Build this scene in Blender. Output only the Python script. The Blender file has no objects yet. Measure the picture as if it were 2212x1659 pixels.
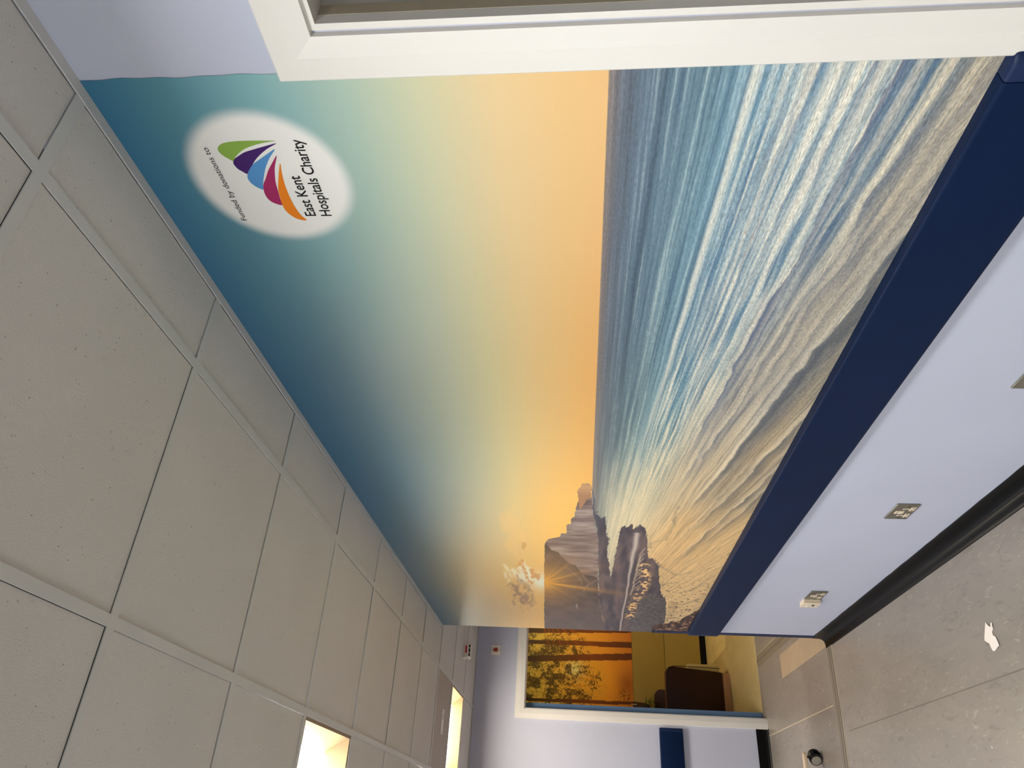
import bpy, bmesh, math, random
import numpy as np
from mathutils import Vector, Matrix

random.seed(4)
SC = bpy.context.scene
COL = SC.collection

# ------------------------------------------------------------------ camera, world, light, exposure
CAM = Vector((-1.1162, 0.0, 1.5614))
YAW, PITCH, ROLL, FPX = 0.5430, 0.0930, 0.0040, 1579.9
def cam_axes():
    cy, sy, cp, sp = math.cos(YAW), math.sin(YAW), math.cos(PITCH), math.sin(PITCH)
    f = Vector((sy*cp, cy*cp, sp)); r = Vector((cy, -sy, 0)); u = r.cross(f)
    cr, sr = math.cos(ROLL), math.sin(ROLL)
    return r*cr+u*sr, u*cr-r*sr, f
R_, U_, F_ = cam_axes()
cd = bpy.data.cameras.new('camera'); co = bpy.data.objects.new('camera', cd); COL.objects.link(co)
# the phone was held on its side, so "up" in the room is towards the left of the picture
X, Y, Z = -U_, R_, -F_
co.matrix_world = Matrix(((X.x, Y.x, Z.x, CAM.x), (X.y, Y.y, Z.y, CAM.y), (X.z, Y.z, Z.z, CAM.z), (0, 0, 0, 1)))
cd.sensor_fit = 'HORIZONTAL'; cd.sensor_width = 36.0; cd.lens = FPX/2212*36.0
cd.clip_start = 0.02; cd.clip_end = 60
SC.camera = co

w = bpy.data.worlds.new('world'); SC.world = w; w.use_nodes = True
w.node_tree.nodes['Background'].inputs[0].default_value = (0.94, 0.955, 0.97, 1)
w.node_tree.nodes['Background'].inputs[1].default_value = 4.2       # overcast fill daylight, enters by the unseen windows added in the left wall
SC.view_settings.view_transform = 'Standard'; SC.view_settings.look = 'None'
SC.view_settings.gamma = 1.0; SC.view_settings.use_curve_mapping = False
SC.view_settings.exposure = 0.0
LAMP_POWER = 40.0          # radiance of the luminaire lamps
FAR_FILL = 24.0

CEIL = 2.471
GR = 0.0097                # the ceiling grid is very slightly out of square with the wall
END = 4.971                # end of the mural wall
YF = 6.812                 # far wall
LEFT, BACK, ALC = -4.0, -4.2, 2.2

# ------------------------------------------------------------------ helpers
def lin(c):
    return tuple((v/255/12.92) if v/255 <= .04045 else ((v/255+.055)/1.055)**2.4 for v in c)

def mat(name, rgb, rough=.5, metal=0., tint=.0, tscale=8., bump=.0, bscale=60., emit=0., stretch=None, spec=.5, coat=0.):
    m = bpy.data.materials.new(name); m.use_nodes = True
    nt = m.node_tree; b = nt.nodes['Principled BSDF']
    c = lin(rgb)
    b.inputs['Roughness'].default_value = rough; b.inputs['Metallic'].default_value = metal
    b.inputs['Specular IOR Level'].default_value = spec
    if coat: b.inputs['Coat Weight'].default_value = coat; b.inputs['Coat Roughness'].default_value = .12
    tc = nt.nodes.new('ShaderNodeTexCoord'); mp = nt.nodes.new('ShaderNodeMapping')
    nt.links.new(tc.outputs['Object'], mp.inputs[0])
    if stretch: mp.inputs['Scale'].default_value = stretch
    n = nt.nodes.new('ShaderNodeTexNoise'); n.inputs['Scale'].default_value = tscale; n.inputs['Detail'].default_value = 4
    nt.links.new(mp.outputs[0], n.inputs['Vector'])
    r = nt.nodes.new('ShaderNodeValToRGB')
    r.color_ramp.elements[0].position = .3; r.color_ramp.elements[1].position = .7
    r.color_ramp.elements[0].color = (*[v*(1-tint) for v in c], 1); r.color_ramp.elements[1].color = (*[min(1, v*(1+tint)) for v in c], 1)
    nt.links.new(n.outputs['Fac'], r.inputs[0]); nt.links.new(r.outputs[0], b.inputs['Base Color'])
    if emit:
        b.inputs['Emission Color'].default_value = (*c, 1); b.inputs['Emission Strength'].default_value = emit
    if bump:
        n2 = nt.nodes.new('ShaderNodeTexNoise'); n2.inputs['Scale'].default_value = bscale; n2.inputs['Detail'].default_value = 3
        nt.links.new(mp.outputs[0], n2.inputs['Vector'])
        bp = nt.nodes.new('ShaderNodeBump'); bp.inputs['Strength'].default_value = bump; bp.inputs['Distance'].default_value = .002
        nt.links.new(n2.outputs['Fac'], bp.inputs['Height']); nt.links.new(bp.outputs[0], b.inputs['Normal'])
    return m

M = {}
M['wall'] = mat('lilac_paint', (190, 193, 209), .55, tint=.02, tscale=3, bump=.12, bscale=220)
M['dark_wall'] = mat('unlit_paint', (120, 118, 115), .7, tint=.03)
M['gloss_white'] = mat('white_gloss_paint', (226, 222, 214), .3, tint=.02, tscale=6, bump=.10, bscale=30, stretch=(1, 1, .25))
M['bar'] = mat('ceiling_bar_paint', (204, 203, 199), .5, tint=.02)
M['navy'] = mat('navy_vinyl', (5, 27, 60), .5, tint=.06, tscale=5, bump=.06, bscale=300, spec=.12)
M['navy_cap'] = mat('navy_end_cap_vinyl', (14, 34, 72), .42, tint=.06, spec=.3)
M['black'] = mat('black_cove_vinyl', (7, 7, 7), .34, tint=.25, tscale=40, bump=.1, bscale=80, spec=.14)
M['steel'] = mat('brushed_steel', (150, 147, 134), .28, metal=.9, tint=.04, tscale=30)
M['steel_edge'] = mat('polished_steel', (225, 222, 215), .18, metal=.9, tint=.02)
M['insert'] = mat('cream_plastic', (232, 214, 188), .4, tint=.02)
M['dark'] = mat('dark_hole', (18, 16, 15), .6, tint=.1)
M['white_plastic'] = mat('white_plastic', (226, 218, 205), .4, tint=.02)
M['red'] = mat('red_plastic', (176, 18, 20), .4, tint=.05)
M['rocker'] = mat('brick_red_plastic', (150, 52, 14), .35, tint=.08)
M['lamp'] = mat('lamp_diffuser', (252, 254, 255), .5, emit=LAMP_POWER)
M['reflector'] = mat('luminaire_reflector', (140, 117, 84), .5, tint=.01)
M['lamp_warm'] = mat('warm_lamp_diffuser', (255, 244, 226), .5, emit=LAMP_POWER*1.15)
M['far_fill_lamp'] = mat('far_fill_diffuser', (255, 222, 160), .5, emit=FAR_FILL)
M['paper'] = mat('white_paper', (238, 226, 214), .8, tint=.02, bump=.1)
M['blue_door'] = mat('blue_door_paint', (94, 128, 168), .45, tint=.04)
M['pad'] = mat('mustard_vinyl', (158, 134, 62), .28, tint=.05, tscale=4, bump=.05, bscale=40)
M['leather'] = mat('dark_brown_leatherette', (44, 14, 4), .42, spec=.3, tint=.1, bump=.15, bscale=150)
M['cream_leather'] = mat('cream_leatherette', (178, 158, 96), .45, tint=.05)
M['wood'] = mat('beech_wood', (176, 128, 84), .45, tint=.12, tscale=6, stretch=(1, 1, 8))
M['leaf'] = mat('green_leaf', (58, 110, 34), .5, tint=.2)
M['pot'] = mat('dark_planter', (48, 28, 14), .6, tint=.2)
M['far_wall'] = mat('mustard_paint', (150, 122, 50), .6, tint=.03)
M['beige'] = mat('beige_enamel', (226, 200, 168), .4, tint=.02)
M['rubber'] = mat('black_castor_tyre', (26, 25, 26), .4, tint=.1)
M['hub'] = mat('grey_castor_hub', (168, 160, 142), .45, tint=.05)
M['vent'] = mat('vent_plate_paint', (238, 233, 230), .5, tint=.02)
M['strip'] = mat('threshold_vinyl', (128, 117, 100), .42, tint=.08, tscale=12)
M['weld'] = mat('weld_cord_vinyl', (112, 104, 94), .45, tint=.1)
M['weld_light'] = mat('pale_weld_vinyl', (190, 175, 148), .45, tint=.1)
M['patch'] = mat('floor_patch_vinyl', (178, 156, 128), .42, tint=.08, tscale=6, bump=.05)

def speckle_mat(name, rgb, dark, rough):
    """mineral fibre tile: fine pits and a soft mottle"""
    m = mat(name, rgb, rough, tint=.03, tscale=2.2, bump=.5, bscale=260)
    nt = m.node_tree; b = nt.nodes['Principled BSDF']; src = b.inputs['Base Color'].links[0].from_socket
    tc = next(n for n in nt.nodes if n.type == 'TEX_COORD')
    v = nt.nodes.new('ShaderNodeTexVoronoi'); v.inputs['Scale'].default_value = 90
    nt.links.new(tc.outputs['Object'], v.inputs['Vector'])
    n = nt.nodes.new('ShaderNodeTexNoise'); n.inputs['Scale'].default_value = 55; nt.links.new(tc.outputs['Object'], n.inputs['Vector'])
    r = nt.nodes.new('ShaderNodeValToRGB'); r.color_ramp.elements[0].position = .10; r.color_ramp.elements[1].position = .16
    r.color_ramp.elements[0].color = (1, 1, 1, 1); r.color_ramp.elements[1].color = (0, 0, 0, 1)
    nt.links.new(v.outputs['Distance'], r.inputs[0])
    r2 = nt.nodes.new('ShaderNodeValToRGB'); r2.color_ramp.elements[0].position = .56; r2.color_ramp.elements[1].position = .62
    nt.links.new(n.outputs['Fac'], r2.inputs[0])
    mul = nt.nodes.new('ShaderNodeMath'); mul.operation = 'MULTIPLY'
    nt.links.new(r.outputs[0], mul.inputs[0]); nt.links.new(r2.outputs[0], mul.inputs[1])
    mx = nt.nodes.new('ShaderNodeMix'); mx.data_type = 'RGBA'
    nt.links.new(mul.outputs[0], mx.inputs['Factor']); nt.links.new(src, mx.inputs[6]); mx.inputs[7].default_value = (*lin(dark), 1)
    nt.links.new(mx.outputs[2], b.inputs['Base Color'])
    return m
M['tile'] = speckle_mat('mineral_fibre_tile', (208, 204, 198), (128, 124, 119), .8)
M['plain_panel'] = mat('plain_ceiling_panel', (176, 164, 150), .6, tint=.02)

def floor_mat(name, base, light, dark, rough, tilt=.6):
    """marbled sheet vinyl: drifting cloudiness, short pale and dark flecks, a few white specks"""
    m = bpy.data.materials.new(name); m.use_nodes = True
    nt = m.node_tree; b = nt.nodes['Principled BSDF']; b.inputs['Roughness'].default_value = rough
    N = nt.nodes.new; L = nt.links.new
    tc = N('ShaderNodeTexCoord'); mp = N('ShaderNodeMapping'); mp.inputs['Rotation'].default_value = (0, 0, tilt); mp.inputs['Scale'].default_value = (3.2, 1, 1)
    L(tc.outputs['Object'], mp.inputs[0])
    def noise(scale, detail, dist=0., vec=None):
        n = N('ShaderNodeTexNoise'); n.inputs['Scale'].default_value = scale; n.inputs['Detail'].default_value = detail; n.inputs['Distortion'].default_value = dist
        L(vec or mp.outputs[0], n.inputs['Vector']); return n.outputs['Fac']
    def ramp(s, a, c):
        r = N('ShaderNodeMapRange'); r.inputs['From Min'].default_value = a; r.inputs['From Max'].default_value = c; L(s, r.inputs['Value']); return r.outputs[0]
    def mix(f, a, c, k=1.):
        x = N('ShaderNodeMix'); x.data_type = 'RGBA'
        if k != 1:
            q = N('ShaderNodeMath'); q.operation = 'MULTIPLY'; q.inputs[1].default_value = k; L(f, q.inputs[0]); f = q.outputs[0]
        L(f, x.inputs['Factor'])
        if isinstance(a, tuple): x.inputs[6].default_value = (*a, 1)
        else: L(a, x.inputs[6])
        x.inputs[7].default_value = (*c, 1); return x.outputs[2]
    B, Lt, D = lin(base), lin(light), lin(dark)
    c = mix(ramp(noise(1.6, 5, 1.2), .35, .68), tuple(v*.92 for v in B), tuple(v*1.10 for v in B))
    c = mix(ramp(noise(9, 6, 2.5), .60, .74), c, Lt, .55)
    c = mix(ramp(noise(7, 6, 2.0, None), .42, .30), c, D, .45)
    v = N('ShaderNodeTexVoronoi'); v.inputs['Scale'].default_value = 7; L(tc.outputs['Object'], v.inputs['Vector'])
    c = mix(ramp(v.outputs['Distance'], .035, .02), c, lin((225, 215, 200)), .8)
    L(c, b.inputs['Base Color'])
    L(ramp(noise(14, 3), .2, .9), (bpn := N('ShaderNodeBump')).inputs['Height']); bpn.inputs['Strength'].default_value = .06; bpn.inputs['Distance'].default_value = .002
    L(bpn.outputs[0], b.inputs['Normal'])
    return m
M['floor'] = floor_mat('marbled_grey_vinyl', (140, 131, 121), (182, 172, 158), (106, 95, 87), .34, .22)
M['far_floor'] = floor_mat('marbled_straw_vinyl', (190, 172, 124), (206, 188, 140), (164, 146, 100), .4, 1.1)
M['far_patch'] = floor_mat('pale_straw_vinyl', (216, 198, 140), (222, 206, 152), (198, 180, 122), .4, 1.1)

class MB:
    def __init__(s): s.v = []; s.f = []
    def add(s, vs, fs):
        o = len(s.v); s.v += [tuple(q) for q in vs]; s.f += [tuple(i+o for i in f) for f in fs]; return s
    def box(s, x0, x1, y0, y1, z0, z1):
        return s.add([(x0, y0, z0), (x1, y0, z0), (x1, y1, z0), (x0, y1, z0), (x0, y0, z1), (x1, y0, z1), (x1, y1, z1), (x0, y1, z1)],
                     [(0, 3, 2, 1), (4, 5, 6, 7), (0, 1, 5, 4), (1, 2, 6, 5), (2, 3, 7, 6), (3, 0, 4, 7)])
    def prism(s, poly, d):
        """closed polygon of 3-D points pushed by the vector d"""
        n = len(poly); d = Vector(d)
        a = [Vector(p) for p in poly]
        return s.add(a+[p+d for p in a], [tuple(range(n))[::-1], tuple(range(n, 2*n))]+[(i, (i+1) % n, n+(i+1) % n, n+i) for i in range(n)])
    def loft(s, rings, caps=True, closed=True):
        n = len(rings[0]); o = len(s.v)
        for r in rings: s.v += [tuple(p) for p in r]
        m = n if closed else n-1
        for k in range(len(rings)-1):
            for i in range(m):
                j = (i+1) % n
                s.f.append((o+k*n+i, o+k*n+j, o+(k+1)*n+j, o+(k+1)*n+i))
        if caps and closed:
            s.f.append(tuple(o+i for i in range(n))[::-1]); s.f.append(tuple(o+(len(rings)-1)*n+i for i in range(n)))
        return s
    def build(s, name, m, parent=None, loc=None, smooth=False, bevel=0., seg=2, **props):
        me = bpy.data.meshes.new(name); me.from_pydata(s.v, [], s.f)
        bm = bmesh.new(); bm.from_mesh(me); bmesh.ops.remove_doubles(bm, verts=bm.verts, dist=1e-6)
        bmesh.ops.recalc_face_normals(bm, faces=bm.faces)
        if bevel:
            es = [e for e in bm.edges if len(e.link_faces) == 2 and e.calc_face_angle(0) > .6]
            bmesh.ops.bevel(bm, geom=es, offset=bevel, segments=seg, profile=.5, affect='EDGES')
        if smooth:
            for f in bm.faces: f.smooth = True
        bm.to_mesh(me); bm.free()
        me.materials.append(m)
        if smooth: me.set_sharp_from_angle(angle=.7)
        return link(name, me, parent, loc, **props)

def link(name, me, parent=None, loc=None, **props):
    o = bpy.data.objects.new(name, me); COL.objects.link(o)
    if parent is not None: o.parent = parent
    if loc is not None: o.location = loc
    for k, v in props.items(): o[k] = v
    return o
def thing(name, loc, label, category, group=None):
    o = bpy.data.objects.new(name, None); COL.objects.link(o); o.location = loc
    o['label'] = label; o['category'] = category; o.empty_display_size = .05
    if group: o['group'] = group
    return o
def structure(mb, name, m, **k): return mb.build(name, m, kind='structure', **k)
def circle(c, r, ax, n=24, ph=0.):
    out = []
    for i in range(n):
        a = 2*math.pi*i/n+ph; p, q = r*math.cos(a), r*math.sin(a)
        out.append({'x': (c[0], c[1]+p, c[2]+q), 'y': (c[0]+p, c[1], c[2]+q), 'z': (c[0]+p, c[1]+q, c[2])}[ax])
    return out
def cyl(mb, c, r, ax, h, n=24, r2=None):
    d = {'x': (h, 0, 0), 'y': (0, h, 0), 'z': (0, 0, h)}[ax]
    return mb.loft([circle(c, r, ax, n), circle((c[0]+d[0], c[1]+d[1], c[2]+d[2]), r if r2 is None else r2, ax, n)])

# ------------------------------------------------------------------ room shell
DY0, DY1, DH = -.17, .696, 2.0           # near doorway in the mural wall
WT = .12
mb = MB()
mb.box(0, WT, DY1+.012, END, 0, CEIL+.25); mb.box(0, WT, BACK, DY0-.012, 0, CEIL+.25); mb.box(0, WT, DY0-.012, DY1+.012, DH+.012, CEIL+.25)
mb.box(WT, ALC, END-.12, END, 0, CEIL+.25)
structure(mb, 'wall_right', M['wall'])
FX0, FX1, FH, FT = -.262, .66, 2.03, .128   # far doorway
mb = MB(); mb.box(LEFT, FX0, YF, YF+FT, 0, CEIL+.25).box(FX1, ALC+.1, YF, YF+FT, 0, CEIL+.25).box(FX0, FX1, YF, YF+FT, FH, CEIL+.25)
structure(mb, 'wall_back', M['wall'])
FILL_WINS = [(-2.6, -.9), (-.5, 1.2), (1.6, 3.3)]; WZ0, WZ1 = .95, 2.2  # unseen windows, added to let in fill light on the near wall
mb = MB().box(LEFT-.12, LEFT, BACK-.12, YF+FT, 0, WZ0).box(LEFT-.12, LEFT, BACK-.12, YF+FT, WZ1, CEIL+.25)
e_ = [BACK-.12]+[v for p in FILL_WINS for v in p]+[YF+FT]
for a_, b_ in zip(e_[::2], e_[1::2]): mb.box(LEFT-.12, LEFT, a_, b_, WZ0, WZ1)
structure(mb, 'wall_left', M['wall'])
gm_ = bpy.data.materials.new('fill_window_glass'); gm_.use_nodes = True; nt = gm_.node_tree; nt.nodes.remove(nt.nodes['Principled BSDF'])
tr_, gl_, mx_, fr_ = [nt.nodes.new('ShaderNode'+n_) for n_ in ('BsdfTransparent', 'BsdfGlossy', 'MixShader', 'Fresnel')]
gl_.inputs['Roughness'].default_value = .02; fr_.inputs['IOR'].default_value = 1.45; tr_.inputs[0].default_value = (.93, .96, .95, 1)
nt.links.new(fr_.outputs[0], mx_.inputs[0]); nt.links.new(tr_.outputs[0], mx_.inputs[1]); nt.links.new(gl_.outputs[0], mx_.inputs[2]); nt.links.new(mx_.outputs[0], nt.nodes['Material Output'].inputs[0])
for n_, (a_, b_) in enumerate(FILL_WINS, 1):
    mb = MB(); f_ = .05
    mb.box(LEFT-.09, LEFT-.03, a_, a_+f_, WZ0, WZ1).box(LEFT-.09, LEFT-.03, b_-f_, b_, WZ0, WZ1).box(LEFT-.09, LEFT-.03, a_+f_, b_-f_, WZ0, WZ0+f_).box(LEFT-.09, LEFT-.03, a_+f_, b_-f_, WZ1-f_, WZ1)
    mb.box(LEFT-.08, LEFT-.04, (a_+b_)/2-.025, (a_+b_)/2+.025, WZ0+f_, WZ1-f_)
    wd_ = structure(mb, 'fill_window_%d' % n_, M['gloss_white'])
    for p_, q_ in ((a_+f_, (a_+b_)/2-.025), ((a_+b_)/2+.025, b_-f_)): MB().box(LEFT-.064, LEFT-.060, p_, q_, WZ0+f_, WZ1-f_).build('pane', gm_, wd_)
    MB().box(LEFT-.03, LEFT+.12, a_-.04, b_+.04, WZ0-.03, WZ0-.0002).build('fill_window_sill', M['gloss_white'], wd_, bevel=.004)
structure(MB().box(LEFT, WT, BACK-.12, BACK, 0, CEIL+.25), 'wall_front', M['wall'])
structure(MB().box(ALC, ALC+.1, END-.12, YF, 0, CEIL+.25), 'wall_alcove', M['wall'])
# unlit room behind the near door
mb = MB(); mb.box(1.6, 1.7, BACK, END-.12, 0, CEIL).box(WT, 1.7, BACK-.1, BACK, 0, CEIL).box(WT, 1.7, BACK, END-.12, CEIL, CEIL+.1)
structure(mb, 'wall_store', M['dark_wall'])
# far room
FL, FRR, FB = -1.5, 2.6, 9.6
mb = MB(); mb.box(FL-.1, FL, YF+FT, FB+.1, 0, 2.6).box(FRR, FRR+.1, YF+FT, FB+.1, 0, 2.6).box(FL, FRR, FB, FB+.1, 0, 2.6)
structure(mb, 'wall_far', M['far_wall'])
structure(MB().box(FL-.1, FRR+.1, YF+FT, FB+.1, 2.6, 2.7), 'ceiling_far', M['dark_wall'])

# floors
fl = structure(MB().box(LEFT-.1, ALC+.2, BACK-.2, YF+.118, -.12, 0), 'floor', M['floor'])
ff = structure(MB().box(FL-.2, FRR+.2, YF+.118, FB+.2, -.12, 0), 'floor_far', M['far_floor'])
def floor_strip(name, x0, x1, y0, y1, h, m, parent, skew=0.):
    mb = MB(); mb.prism([(x0, y0, 0), (x1, y0+skew, 0), (x1, y1+skew, 0), (x0, y1, 0)], (0, 0, h)); return mb.build(name, m, parent)
floor_strip('weld', -.5585, -.5535, BACK, 4.80, .0012, M['weld'], fl)
floor_strip('weld', -.394, -.387, 5.02, YF+.1, .0012, M['weld_light'], fl)
SK = .235   # the expansion strip runs slightly askew to the wall
def askew(name, y0, y1, h, m):
    mb = MB(); xs = (-.062, -.45, -.74, -1.5, LEFT)
    off = [0, .012, .042, .12, .31]
    top = [(x, y0+o, 0) for x, o in zip(xs, off)]; bot = [(x, y1+o, 0) for x, o in zip(xs, off)]
    for i in range(4): mb.prism([top[i], bot[i], bot[i+1], top[i+1]], (0, 0, h))
    return mb.build(name, m, fl)
askew('threshold_strip', 4.868, 4.975, .002, M['strip'])
askew('threshold_ridge', 4.885, 4.896, .0036, M['weld']); askew('threshold_ridge', 4.925, 4.937, .0036, M['weld'])
askew('threshold_edge', 4.864, 4.869, .003, M['weld_light'])
floor_strip('vinyl_patch', -.052, .118, END+.005, 6.138, .001, M['patch'], fl)
floor_strip('joint_strip', .165, .262, END+.005, 6.93, .0018, M['strip'], fl)
floor_strip('joint_ridge', .205, .222, END+.005, 6.93, .003, M['weld'], fl)
floor_strip('joint_weld', .262, .267, END+.005, 6.93, .0024, M['weld_light'], fl)
floor_strip('door_joint', FX0, FX1, YF+.112, YF+.12, .002, M['weld_light'], fl)
MB().prism([(1.9, 9.58, 0), (.66, 9.58, 0), (.61, 9.33, 0), (.614, 8.31, 0), (.722, 8.28, 0), (1.9, 8.2, 0)], (0, 0, .0012)).build('vinyl_patch', M['far_patch'], ff)

# cove skirting along the mural wall
prof = [(0, .082), (-.006, .082), (-.0065, .04), (-.010, .026), (-.018, .014), (-.030, .0075), (-.046, .005), (-.062, .0035), (-.066, .0), (0, 0)]
ys = [DY1+.1+i*(END-.001-DY1-.1)/60 for i in range(61)]
rings = [[(x, y, z+(random.uniform(-.0012, .0012) if z > .08 else 0)) for x, z in prof] for y in ys]
structure(MB().loft(rings), 'baseboard_right', M['black'], smooth=True)
prof = [(0, .1), (.006, .1), (.0065, .03), (.012, .012), (.02, .004), (.022, 0), (0, 0)]
structure(MB().loft([[(x, YF-d, z) for d, z in prof] for x in (LEFT, FX0-.075)]), 'baseboard_back', M['black'])
structure(MB().loft([[(x, YF-d, z) for d, z in prof] for x in (FX1+.075, ALC)]), 'baseboard_back_side', M['black'])
structure(MB().box(FL, FRR, FB-.006, FB, 0, .072), 'baseboard_far', M['black'])

# ------------------------------------------------------------------ door casings
AP = [(0, 0), (0, .018), (.003, .0205), (.044, .0205), (.079, .0125), (.079, 0)]      # architrave section, from its outer edge inwards
d1 = MB()
d1.box(-.004, .047, DY1, DY1+.012, 0, DH+.012).box(-.004, .047, DY0-.012, DY0, 0, DH+.012).box(-.004, .047, DY0, DY1, DH, DH+.012)
d1.box(.047, WT, DY1+.006, DY1+.012, 0, DH+.012).box(.047, WT, DY0-.012, DY0-.006, 0, DH+.012).box(.047, WT, DY0-.006, DY1+.006, DH+.006, DH+.012)
d1 = d1.build('door_1', M['gloss_white'], kind='structure')
OY, OZ = .792, 2.090
def P3(x, y, z): return Vector((x, y, z))
def arch_x(y_out, z_out, sgn, y_far):
    """leg and head of an architrave on the plane x = 0 (sgn: -1 = opening lies towards -y)"""
    dp = Vector((-1, 0, 0))
    leg = [[P3(0, y_out+sgn*a, 0)+dp*b for a, b in AP], [P3(0, y_out+sgn*a, z_out-a)+dp*b for a, b in AP]]
    return leg
lg = arch_x(OY, OZ, -1, 0)
MB().loft(lg).build('architrave_leg', M['gloss_white'], d1)
YN = DY0-(OY-DY1)
lg2 = arch_x(YN, OZ, 1, 0)
MB().loft(lg2).build('architrave_leg', M['gloss_white'], d1)
MB().loft([lg[1], lg2[1]]).build('architrave_head', M['gloss_white'], d1)
MB().box(.020, .047, DY1-.0004, DY1, 0, DH).build('jamb_face', mat('grey_cream_gloss', (176, 164, 142), .28, tint=.06, tscale=5, bump=.25, bscale=40, stretch=(1, 1, .12)), d1)  # inner part of the jamb in a darker grey-cream gloss

d2 = MB().box(FX0-.0, FX0+.006, YF-.002, YF+FT, 0, FH).box(FX1-.006, FX1, YF-.002, YF+FT, 0, FH).box(FX0, FX1, YF-.002, YF+FT, FH-.006, FH).build('door_2', M['gloss_white'], kind='structure')
def leg_y(x_out, z_out, sgn):
    ap = [(0, 0), (0, .017), (.003, .019), (.042, .019), (.078, .012), (.078, 0)]
    dp = Vector((0, -1, 0))
    return [[P3(x_out+sgn*a, YF, 0)+dp*b for a, b in ap], [P3(x_out+sgn*a, YF, z_out-a)+dp*b for a, b in ap]]
la, lb = leg_y(-.342, 2.109, 1), leg_y(FX1+.08, 2.109, -1)
MB().loft(la).build('architrave_leg', M['gloss_white'], d2); MB().loft(lb).build('architrave_leg', M['gloss_white'], d2)
MB().loft([la[1], lb[1]]).build('architrave_head', M['gloss_white'], d2)
# blue leaf, opened right back into the far room: only its hinge edge faces the camera
dl = MB().box(FX0+.020, FX0+.064, YF+FT-.008, YF+FT+.86, .006, 2.027).build('door_leaf', M['blue_door'], bevel=.001, seg=1,
     label='blue door leaf standing open into the mustard room, seen by its edge', category='door')

# ------------------------------------------------------------------ suspended ceiling
ce = structure(MB().box(LEFT, ALC, BACK, YF, CEIL+.17, CEIL+.25), 'ceiling', M['dark_wall'])
Y1C, XA = .7966, .2051      # first cross bar (near edge) and centre of the first main bar
BW = .0240
def g2w(a, y): return (-a-GR*y, y-GR*a)
def clip(poly, axis, val, keep_less):
    out = []
    for i in range(len(poly)):
        p, q = poly[i], poly[(i+1) % len(poly)]
        ip = (p[axis] <= val) if keep_less else (p[axis] >= val); iq = (q[axis] <= val) if keep_less else (q[axis] >= val)
        if ip: out.append(p)
        if ip != iq:
            t = (val-p[axis])/(q[axis]-p[axis]); out.append((p[0]+t*(q[0]-p[0]), p[1]+t*(q[1]-p[1])))
    return out
def regions(poly, tile_gap=False):
    """a ceiling polygon cut to the plan of the room (the mural wall stands at x > 0, y < END)"""
    base = clip(clip(clip(clip(poly, 0, LEFT+.001, False), 0, ALC-.001, True), 1, BACK+.001, False), 1, YF-.002, True) if poly else []
    if not base: return []
    if min(p[1] for p in base) >= END+.0: return [base]
    out = []
    a = clip(base, 0, -.0243 if tile_gap else -.002, True)
    if len(a) > 2: out.append(a)
    b = clip(clip(base, 0, -.002, False), 1, END+.002, False)
    if len(b) > 2: out.append(b)
    return out
def area(p): return abs(sum(p[i][0]*p[(i+1) % len(p)][1]-p[(i+1) % len(p)][0]*p[i][1] for i in range(len(p)))/2)
troffers = {(1, 3): 'a', (0, 8): 'b', (1, -1): 'c', (4, 3): 'd', (4, -1): 'e', (4, 8): 'f', (1, -5): 'g', (4, -5): 'h', (3, 8): 'i'}  # last three are unseen lights added to brighten the near and far walls
def cols(i): return XA+.5997*i
for i in range(-5, 8):
    a0, a1 = cols(i), cols(i+1)
    for k in range(-9, 12):
        y0 = Y1C+BW/2+.6*k; y1 = y0+.6
        if (i, k) in troffers: continue
        m_ = BW/2+random.uniform(.0001, .0009)
        q = [g2w(a0+m_, y0+m_), g2w(a1-m_, y0+m_), g2w(a1-m_, y1-m_), g2w(a0+m_, y1-m_)]
        for p in regions(q, max(v_[1] for v_ in q) < END):
            if area(p) < .004: continue
            zt = CEIL+.0038+random.uniform(-.0006, .0008)
            plain = (i, k) == (0, 7)
            cx, cy = sum(v[0] for v in p)/len(p), sum(v[1] for v in p)/len(p)
            MB().prism([(x-cx, y-cy, 0) for x, y in p], (0, 0, .014)).build('panel' if plain else 'tile', M['plain_panel' if plain else 'tile'], ce, loc=(cx, cy, zt-.002 if plain else zt))
def bar(poly, up=0.):
    for p in regions(poly):
        if area(p) > .0004: MB().prism([(x, y, CEIL) for x, y in p], (0, 0, .0026+up)).build('ceiling_bar', M['bar'], ce)
for i in range(-4, 8):
    a = cols(i)
    bar([g2w(a-BW/2, BACK-.2), g2w(a+BW/2, BACK-.2), g2w(a+BW/2, 7), g2w(a-BW/2, 7)])
for i in range(-5, 8):
    for k in range(-9, 12):
        y = Y1C+.6*k
        bar([g2w(cols(i)+BW/2, y), g2w(cols(i+1)-BW/2, y), g2w(cols(i+1)-BW/2, y+BW), g2w(cols(i)+BW/2, y+BW)])
# perimeter wall angle
mb = MB()
for y0, y1 in ((BACK, 2.705), (2.707, END)): mb.box(-.0237, 0, y0, y1, CEIL-.0015, CEIL+.0015)
structure(mb, 'trim_1', M['bar'])
structure(MB().box(LEFT, ALC, YF-.02, YF, CEIL-.002, CEIL+.0012).box(LEFT, LEFT+.02, BACK, YF, CEIL-.002, CEIL+.0012).box(0, ALC, END, END+.02, CEIL-.0015, CEIL+.0015), 'trim_2', M['bar'])

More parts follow.
